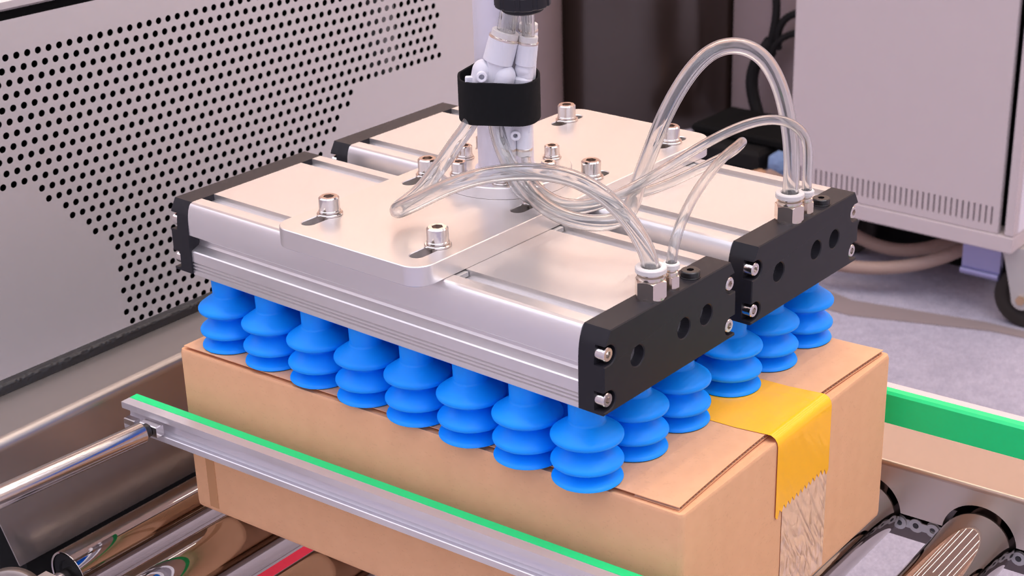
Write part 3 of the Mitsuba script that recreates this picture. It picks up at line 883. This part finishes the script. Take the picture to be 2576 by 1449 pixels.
# folded end panel: top flange, round fold, upright face; along y
ang = math.atan(TL)
zt = -0.1500
pf = [(-0.062, zt), (-0.0075, zt)] + [(-0.0075 + 0.0075 * math.sin(t), zt - 0.0075 + 0.0075 * math.cos(t)) for t in np.linspace(0.15, math.pi / 2, 8)] + [(0, -0.248)]
pf += [(-0.0015, -0.248)] + [(-0.0075 + 0.006 * math.sin(t), zt - 0.0075 + 0.006 * math.cos(t)) for t in np.linspace(math.pi / 2, 0.15, 8)] + [(-0.0075, zt - 0.0015), (-0.062, zt - 0.0015)]
pm = moved(prism(Polygon(pf), -0.1500, 0.42), np.array([[1, 0, 0, 0], [0, 0, 1, 0], [0, 1, 0, 0], [0, 0, 0, 1.0]]))
v = pm.vertices
v[:, 0] += -0.0775 + TL * v[:, 1]
cutc = (v[:, 1] < -0.14)
v[cutc, 1] += 0.0065 + 0.29 * (-0.17 - np.minimum(v[cutc, 2], -0.17)) 
pm.invert()
add('void_shade', CV(block(-0.17, -0.0870, -0.112, 0.30, -0.284, -0.168, 0.002)), 'mat_dark', rc, smooth=False, label='added black block for the shaded void behind the end panel')  # added dark block, gives the void around the end panel its shade
add('end_panel', CV(pm), 'mat_panel_steel', rc, smooth=40)
ed = sweep(np.array([(-0.1400 - 0.0525 * 0.10 - 0.0, -0.20, zt + 0.003), (-0.1372 + 0.0525 * 0.44 - 0.006, 0.42, zt + 0.003)]), 0.0052, 16)
# edge strip follows the back edge of the flange
p0 = np.array([-0.1386 + 0.0524 * (-0.22), -0.22, zt + 0.0032]); p1 = np.array([-0.1386 + 0.0524 * 0.44, 0.44, zt + 0.0032])
es = moved(prism(rrect(-0.0052, -0.0045, 0.0052, 0.0052, 0.003, 5), 0, float(np.linalg.norm(p1 - p0))), frame(p0, p1 - p0, (1, 0, 0)))
add('edge_strip', CV(es), 'mat_edge_rubber', rc, smooth=40, label='black rubber edge strip')
for (x, y) in ((0.0, NY - 0.03), (0.85, NY - 0.03), (0.0, FY + 0.05), (0.85, FY + 0.05)):
    add('leg', moved(CV(block(x - 0.02, x + 0.02, y - 0.015, y + 0.015, -Z0, FZ - 0.001)), np.eye(4)), 'mat_stainless', rc, smooth=False)

# ------------------------------------------------------------------ guide rails
rail = [(0, 0), (7.6, 0), (7.6, -1.2), (10.6, -1.2), (10.6, -20.6), (0, -20.6), (0, -16.4), (0.6, -16.0), (3.4, -16.0), (5.6, -14.6), (6.6, -12.0), (6.6, -8.0), (6.0, -5.6), (0.8, -5.2), (0, -4.8)]
rail_poly = Polygon(np.array(rail)[::-1] * mm)


def guide(y, x0, x1, flip, parent):
    a = np.array(rail) * mm
    if flip:
        a[:, 0] = 10.6 * mm - a[:, 0]
    zr = -0.1480
    m = moved(prism(Polygon(a + [y, zr]), x0, x1), AX)
    add('profile', CV(m), 'mat_alu_rail', parent, smooth=30)
    gy0 = y + 10.6 * mm if not flip else y - 4.2 * mm
    gp = Polygon([(gy0, zr - 20.4 * mm), (gy0 + 4.2 * mm, zr - 20.4 * mm), (gy0 + 4.2 * mm, zr - 0.4 * mm), (gy0 + 3.6 * mm, zr + 0.3 * mm), (gy0 - 2.95 * mm, zr + 0.3 * mm), (gy0 - 2.95 * mm, zr - 1.15 * mm), (gy0, zr - 1.15 * mm)])
    if flip:
        gp = Polygon([(gy0, zr - 23.5 * mm), (gy0 + 4.15 * mm, zr - 23.5 * mm), (gy0 + 4.15 * mm, zr - 1.15 * mm), (gy0 + 7.15 * mm, zr - 1.15 * mm), (gy0 + 7.15 * mm, zr + 0.3 * mm), (gy0 + 1.8 * mm, zr + 0.2 * mm), (gy0, zr - 1.6 * mm)])
    add('sliding_strip', CV(moved(prism(gp, x0 + 0.0005, x1), AX)), 'mat_green', parent, smooth=20, label='green plastic sliding strip')


g1 = thing('guide_rail', 'aluminium guide rail with a green strip in front of the box, on a polished rod', 'guide rail')
guide(-0.0366, -0.0548, 0.95, False, g1)
ra, rb = np.array([-0.0232, -0.0470, -0.1586]), np.array([-0.0232 - 0.1 * 0.26, -0.307, -0.1586])
k = add('support_rod', CV(rod(ra, rb, 0.0076, 32, chamfer=0.0008)), 'mat_rod', g1, label='polished steel rod')
add('spacer', CV(rod(ra + [0.0004, 0.0045, 0], ra, 0.0050, 24)), 'mat_black_screw', k)
add('slot_bolt', CV(block(-0.0310, -0.0140, -0.0425, -0.0360, -0.1630, -0.1545, 0.0006)), 'mat_steel', g1, smooth=False)
add('slot_bolt', CV(block(-0.0490, -0.0385, -0.0410, -0.0355, -0.1620, -0.1570, 0.0006)), 'mat_steel', g1, smooth=False)
g2 = thing('guide_rail', 'aluminium guide rail with a broad green strip on the far side of the box, right', 'guide rail')
guide(0.2687, 0.05, 0.95, True, g2)
for x in (0.15, 0.78):
    add('bracket', CV(block(x, x + 0.03, 0.2795, 0.284, FZ + 0.003, -0.150)), 'mat_stainless', g2, smooth=False)

# cast clamp below the rod, at the lower left
cl = thing('rail_clamp', 'round cast metal clamp with a dished face at the lower left of the conveyor', 'clamp')
ca = np.array([-0.0345, -0.1625, -0.2370]); cd = np.array([0.62, -0.66, 0.42]); cd /= np.linalg.norm(cd)
prof = np.array([(0, 0), (22, 0), (24, 2), (24.2, 9), (22.8, 11.4), (20.5, 12.2), (14.5, 11.6), (14.0, 10.2), (12.5, 9.4), (0, 9.4)]) * mm
add('head', CV(moved(lathe(prof, 56), frame(ca, cd))), 'mat_cast', cl, smooth=35)
for k in range(4):
    a = math.radians(45 + 90 * k)
    fm = frame(ca + cd * 9.4 * mm, cd)
    add('rib', CV(moved(block(2 * mm, 13.6 * mm, -0.8 * mm, 0.8 * mm, -0.5 * mm, 1.2 * mm), fm @ rot([0, 0, 1], 45 + 90 * k))), 'mat_cast', cl, smooth=False)
add('arm', CV(rod(ca - cd * 0.004, ca - cd * 0.03 + [0, 0, 0.0], 0.012, 24)), 'mat_cast', cl)

# ------------------------------------------------------------------ perforated machine on the left
pmk = thing('perforated_machine', 'grey sheet metal machine with rows of round vent holes, left behind the conveyor', 'machine')
PAZ = 1.538262875
U = np.array([math.cos(PAZ), math.sin(PAZ), 0]); N_ = np.array([math.sin(PAZ), -math.cos(PAZ), 0])
O_ = np.array([-0.30244881, 0.06704728, 0.03812659])
PA, PB, HR, PTH = 0.010, 0.010386847, 0.0030, 0.0007
start = {11: 1.5, 12: 2, 13: 3.5, 14: 4, 15: 5.5, 16: 6, 17: 7.5, 18: 8}
end = {11: 36.5, 12: 36, 13: 34.5, 14: 34, 15: 32.5, 16: 32}
J1 = 36
n16 = 16
aa = np.arange(n16) * 2 * math.pi / n16
ci = np.stack([np.cos(aa), np.sin(aa)], 1) * HR
sq = np.stack([np.cos(aa), np.sin(aa)], 1); sq = sq / np.abs(sq).max(1, keepdims=True) * [PA / 2, PB / 2]
i = np.arange(n16); jn = (i + 1) % n16
cellF = np.vstack([np.stack([i, jn, n16 + jn], 1), np.stack([i, n16 + jn, n16 + i], 1), np.stack([n16 + i, n16 + jn, 2 * n16 + jn], 1), np.stack([n16 + i, 2 * n16 + jn, 2 * n16 + i], 1)])
V, F, nv = [], [], 0


def quad_uv(u0, u1, w0, w1):
    global nv
    V.append(np.array([[u0, w0, 0], [u1, w0, 0], [u1, w1, 0], [u0, w1, 0]])); F.append(np.array([[0, 1, 2], [0, 2, 3]]) + nv); nv += 4


UL, UR = -0.75, 0.605
ntot = 0
for j in range(0, J1):
    o = 0.5 if j % 2 else 0.0
    s = start.get(j, (-20 + o) if j <= 10 else (8 + o))
    e = end.get(j, (49 - o if j % 2 else (49 if j % 4 == 2 else 48)) if j <= 10 else max(22 + o, 31.5 - 1.5 * (j - 16) // 1 + (0.5 if j % 2 else 0)))
    if j % 2 == 0: s, e = math.floor(s), math.floor(e)
    else: s, e = math.floor(s) + 0.5, math.floor(e - 0.5) + 0.5
    w = -j * PB
    cols = np.arange(s, e + 0.01)
    quad_uv(UL, (s - 0.5) * PA, w - PB / 2, w + PB / 2); quad_uv((e + 0.5) * PA, UR, w - PB / 2, w + PB / 2)
    for c in cols:
        ctr2 = np.array([c * PA, w])
        V.append(np.vstack([np.column_stack([sq + ctr2, np.zeros(n16)]), np.column_stack([ci + ctr2, np.zeros(n16)]), np.column_stack([ci + ctr2, np.full(n16, PTH)])]))
        F.append(cellF + nv); nv += 3 * n16
        ntot += 1
WT = 2.85 * PB
quad_uv(UL, UR, PB / 2, WT); quad_uv(UL, UR, -0.94 - O_[2] + 0.02, -(J1 - 0.5) * PB)
V = np.vstack(V); F = np.vstack(F)
pm4 = np.eye(4); pm4[:3, 0] = U; pm4[:3, 1] = [0, 0, 1]; pm4[:3, 2] = -N_; pm4[:3, 3] = O_
pan = trimesh.Trimesh(V, F, process=False); pan.apply_transform(pm4)
nn = np.cross(pan.vertices[F[0, 1]] - pan.vertices[F[0, 0]], pan.vertices[F[0, 2]] - pan.vertices[F[0, 0]])
if nn @ N_ < 0: pan.invert()
add('perforated_panel', pan, 'mat_sheet', pmk, smooth=False)


def onpanel(mesh):        # mesh in (u, w, depth behind the panel)
    return moved(mesh, pm4)


zb = -Z0 - O_[2] + 0.001
add('interior', onpanel(join(block(UL, UR, zb, WT - 0.01, 0.24, 0.25), block(UL, UR, zb, zb + 0.01, 0.004, 0.25), block(UR - 0.010, UR - 0.006, zb, WT - 0.01, 0.004, 0.24), block(UL, UL + 0.004, zb, WT - 0.01, 0.004, 0.24))), 'mat_dark', pmk, smooth=False)
add('lid', onpanel(block(UL, UR, WT + 0.0065, WT + 0.016, 0.001, 0.70, 0.002)), 'mat_sheet', pmk, smooth=False, label='flat lid above a dark gap')
add('stripe', onpanel(block(-0.3, UR - 0.02, -0.599, -0.574, -0.0012, 0.0002)), 'mat_red_tape', pmk, smooth=False, label='red stripe low on the panel')
add('side_panel', onpanel(block(UR - 0.0035, UR, zb, WT - 0.002, 0.0015, 0.70)), 'mat_sheet', pmk, smooth=False)
add('bottom_panel', onpanel(block(UL, UR, zb, -0.94 - O_[2] + 0.02, 0.0, 0.004)), 'mat_sheet', pmk, smooth=False)
add('gap_shade', onpanel(block(UL, UR, WT - 0.004, WT + 0.008, 0.008, 0.60)), 'mat_dark', pmk, smooth=False)  # dark fill standing in for the shadow in the gap under the lid
add('inner_post', onpanel(block(0.430, 0.449, zb + 0.02, WT, 0.02, 0.04)), 'mat_grey_metal', pmk, smooth=False)

# ------------------------------------------------------------------ wheeled cabinet on the right
cb = thing('wheeled_cabinet', 'off-white metal cabinet on castors with a row of narrow vent slots, right behind the gripper', 'cabinet')
KY = 2.153
KX0, KX1, KZ0, KZ1 = -0.795, -0.305, -0.812, 0.35
DX1 = -0.337
slots = [sbox(-0.7335 + 0.01192 * k - 0.0019, -0.7625, -0.7335 + 0.01192 * k + 0.0019, -0.7250) for k in range(-4, 33)]
door = sbox(KX0, -0.7775, DX1, KZ1 - 0.02).difference(unary_union(slots))
add('door', moved(prism(door, -KY - 0.012, -KY), AY), 'mat_cabinet', cb, smooth=False, label='door panel with a row of vertical vent slots')
add('shell', join(block(KX0, KX1, KY + 0.59, KY + 0.60, KZ0 + 0.03, KZ1), block(KX0, KX0 + 0.004, KY + 0.013, KY + 0.59, KZ0 + 0.03, KZ1), block(KX0, KX1, KY - 0.002, KY + 0.60, KZ1, KZ1 + 0.02)), 'mat_cabinet', cb, smooth=False)
add('dark_lining', block(KX0 + 0.006, KX1 - 0.012, KY + 0.05, KY + 0.06, KZ0 + 0.03, KZ1), 'mat_dark', cb, smooth=False)
add('side_panel', block(KX1 - 0.004, KX1, KY + 0.020, KY + 0.60, KZ0 + 0.036, KZ1), 'mat_cabinet_side', cb, smooth=False, label='lighter side panel')
add('corner_post', block(DX1 + 0.0145, KX1, KY - 0.001, KY + 0.018, KZ0 + 0.034, KZ1, 0.002), 'mat_cabinet', cb, smooth=False)
add('base_frame', block(KX0, KX1, KY - 0.003, KY + 0.602, KZ0, -0.779, 0.002), 'mat_cabinet', cb, smooth=False)


def caster(x, y, turn):
    c = key('caster', cb)
    m = tr(x, y, 0) @ rot([0, 0, 1], turn)
    za, rw = -Z0 + 0.0625, 0.0625
    fork = Polygon([(-0.046, KZ0 - 0.012), (0.046, KZ0 - 0.012), (0.040, KZ0 - 0.03), (0.021, za + 0.004)] + [(0.0205 * math.cos(t), za + 0.0205 * math.sin(t)) for t in np.linspace(0, -math.pi, 12)] + [(-0.021, za + 0.004), (-0.040, KZ0 - 0.03)])
    fm = join(moved(prism(fork, -0.026, -0.0235), AY), moved(prism(fork, 0.0235, 0.026), AY), block(-0.046, 0.046, -0.026, 0.026, KZ0 - 0.0145, KZ0 - 0.0005))
    mesh = moved(fm, m); mesh.vertices += [0, 0, Z0]
    scene[c] = mikit.ply(mesh, 'mat_grey_metal', smooth=25)
    info(c, 'swivel castor with a zinc fork')
    wheel = lathe(np.array([(0, -14), (10, -14), (12, -10), (34, -9), (38, -13), (44, -15), (57, -16), (61, -12), (62.4, 0), (61, 12), (57, 16), (44, 15), (38, 13), (34, 9), (12, 10), (10, 14), (0, 14)]) * mm, 64)
    add('wheel', moved(moved(wheel, frame((0, 0, za), (0, 1, 0))), m), 'mat_tyre', c, smooth=35, label='black rubber wheel')
    add('axle_bolt', moved(rod((0, -0.032, za), (0, 0.032, za), 0.0095, 6), m), 'mat_brass', c, smooth=False, label='brassy axle bolt')


caster(-0.292, 2.215, 0)
add('shade_block', block(-0.93, -0.37, 2.42, 2.62, -Z0 + 0.002, KZ0 - 0.002), 'mat_dark', cb, smooth=False, label='added black block deepening the shade underneath')  # added block that shuts out back light and blackens the space underneath
caster(-0.760, 2.36, 15)
caster(-0.300, 2.40, 30)
add('foot_bracket', join(block(-0.424, -0.345, KY + 0.047, KY + 0.06, -0.885, KZ0 - 0.001), rod((-0.424, KY + 0.047, -0.886), (-0.345, KY + 0.047, -0.886), 0.008, 20)), 'mat_bracket', cb, smooth=False, label='bluish metal bracket')
for (pts, lb) in (([(-0.95, 2.33, -0.83), (-0.75, 2.28, -0.885), (-0.60, 2.27, -0.910), (-0.50, 2.30, -0.880), (-0.44, 2.40, -0.85)], 'upper grey brown hose sagging under the white cabinet'),
                  ([(-1.0, 2.10, -0.868), (-0.80, 2.12, -0.905), (-0.62, 2.16, -0.918), (-0.50, 2.22, -0.895), (-0.42, 2.34, -0.84)], 'lower grey brown hose lying in front under the white cabinet')):
    k = info(key('drain_hose'), lb, 'hose')
    m = sweep(spline(pts, 0.01), 0.0135, 20); m.vertices += [0, 0, Z0]
    scene[k] = mikit.ply(m, 'mat_cable', smooth=40)

# ------------------------------------------------------------------ behind: dark drum, grey machine, things on the floor
dk = thing('metal_drum', 'large dark brown glossy metal drum standing behind the grippers', 'drum')
DXc, DYc, DR = -1.85, 3.06, 0.34
add('shell', moved(lathe([(0, -Z0 + 0.001), (DR, -Z0 + 0.001), (DR, -0.12), (DR - 0.02, -0.10), (0, -0.10)], 96), tr(DXc, DYc, 0)), 'mat_drum', dk, smooth=30)
add('band', moved(lathe([(DR, -0.20), (DR + 0.008, -0.198), (DR + 0.008, -0.17), (DR, -0.168)], 96), tr(DXc, DYc, 0)), 'mat_drum', dk, smooth=30)
k = thing('round_post', 'greyish brown round post standing beside the dark drum, right of the white shaft', 'post')
add('post', rod((-1.858, 2.637, -Z0 + 0.001), (-1.858, 2.637, 0.1), 0.066, 40), 'mat_post', k)
bm_ = thing('background_machine', 'blurred grey machine with dark bent hoses between the drum and the white cabinet', 'machine')
add('housing', block(-1.50, -0.86, 3.04, 3.6, -Z0 + 0.001, 0.1, 0.01), 'mat_machine', bm_, smooth=False)
for pts, r in (([(-1.327, 2.97, -0.2), (-1.327, 2.97, -0.609), (-1.327, 2.97, -0.66), (-1.336, 2.97, -0.707), (-1.345, 2.99, -0.76)], 0.011),
               ([(-1.20, 2.97, -0.62), (-1.271, 2.97, -0.636), (-1.296, 2.97, -0.649), (-1.315, 2.97, -0.676), (-1.322, 2.98, -0.74)], 0.010),
               ([(-1.20, 2.97, -0.672), (-1.269, 2.97, -0.687), (-1.294, 2.97, -0.698), (-1.324, 2.97, -0.723), (-1.345, 2.98, -0.80)], 0.009),
               ([(-1.345, 2.98, -0.72), (-1.371, 2.97, -0.762), (-1.390, 2.97, -0.801), (-1.395, 2.97, -0.845), (-1.383, 2.97, -0.894), (-1.360, 2.96, -0.935)], 0.017)):
    add('bent_hose', sweep(spline(pts, 0.01), r, 18), 'mat_rubber', bm_, label='dark bent hose')
k = thing('tool_case', 'dark low case on the carpet behind the gripper under the tall hose arch', 'case')
add('body', block(-1.44, -1.195, 2.69, 2.92, -Z0 + 0.001, -0.925, 0.01), 'mat_rubber', k, smooth=False)
add('lid', block(-1.43, -1.09, 2.74, 2.93, -0.924, -0.900, 0.006), 'mat_dark', k, smooth=False)
k = thing('cloth', 'pale blue cloth heap lying beside the dark case', 'cloth')
sp = trimesh.creation.icosphere(4, 1.0)
v = sp.vertices * [0.035, 0.03, 0.034]
import meshkit
v = v * (1 + 0.35 * (meshkit.fbm(sp.vertices * 2.0 + 5, 3) - 0.5))[:, None]
v[:, 2] = np.maximum(v[:, 2], -0.022); v += [-1.150, 2.725, -Z0 + 0.023]
add('heap', trimesh.Trimesh(v, sp.faces), 'mat_cloth', k, smooth=60)
k = thing('wood_offcut', 'tan wooden offcut lying on the carpet behind the gripper', 'board')
add('board', moved(block(-0.13, 0.13, -0.03, 0.03, 0, 0.018, 0.002), tr(-1.075, 2.615, -Z0 + 0.0005) @ rot([0, 0, 1], 160)), 'mat_tan', k, smooth=False)
k = thing('shadow_edge', 'brownish strip painted as the white cabinet shadow edge on the grey carpet', 'strip')
add('strip', prism(Polygon([(-0.90, 2.19), (-0.62, 2.125), (-0.356, 2.183), (-0.20, 2.19), (-0.20, 2.165), (-0.33, 2.150), (-0.59, 2.055), (-0.90, 2.06)]), -Z0 + 0.0003, -Z0 + 0.002), 'mat_shadow_edge', k, smooth=False)  # painted shade: brown band where the cabinet's shadow ends on the carpet
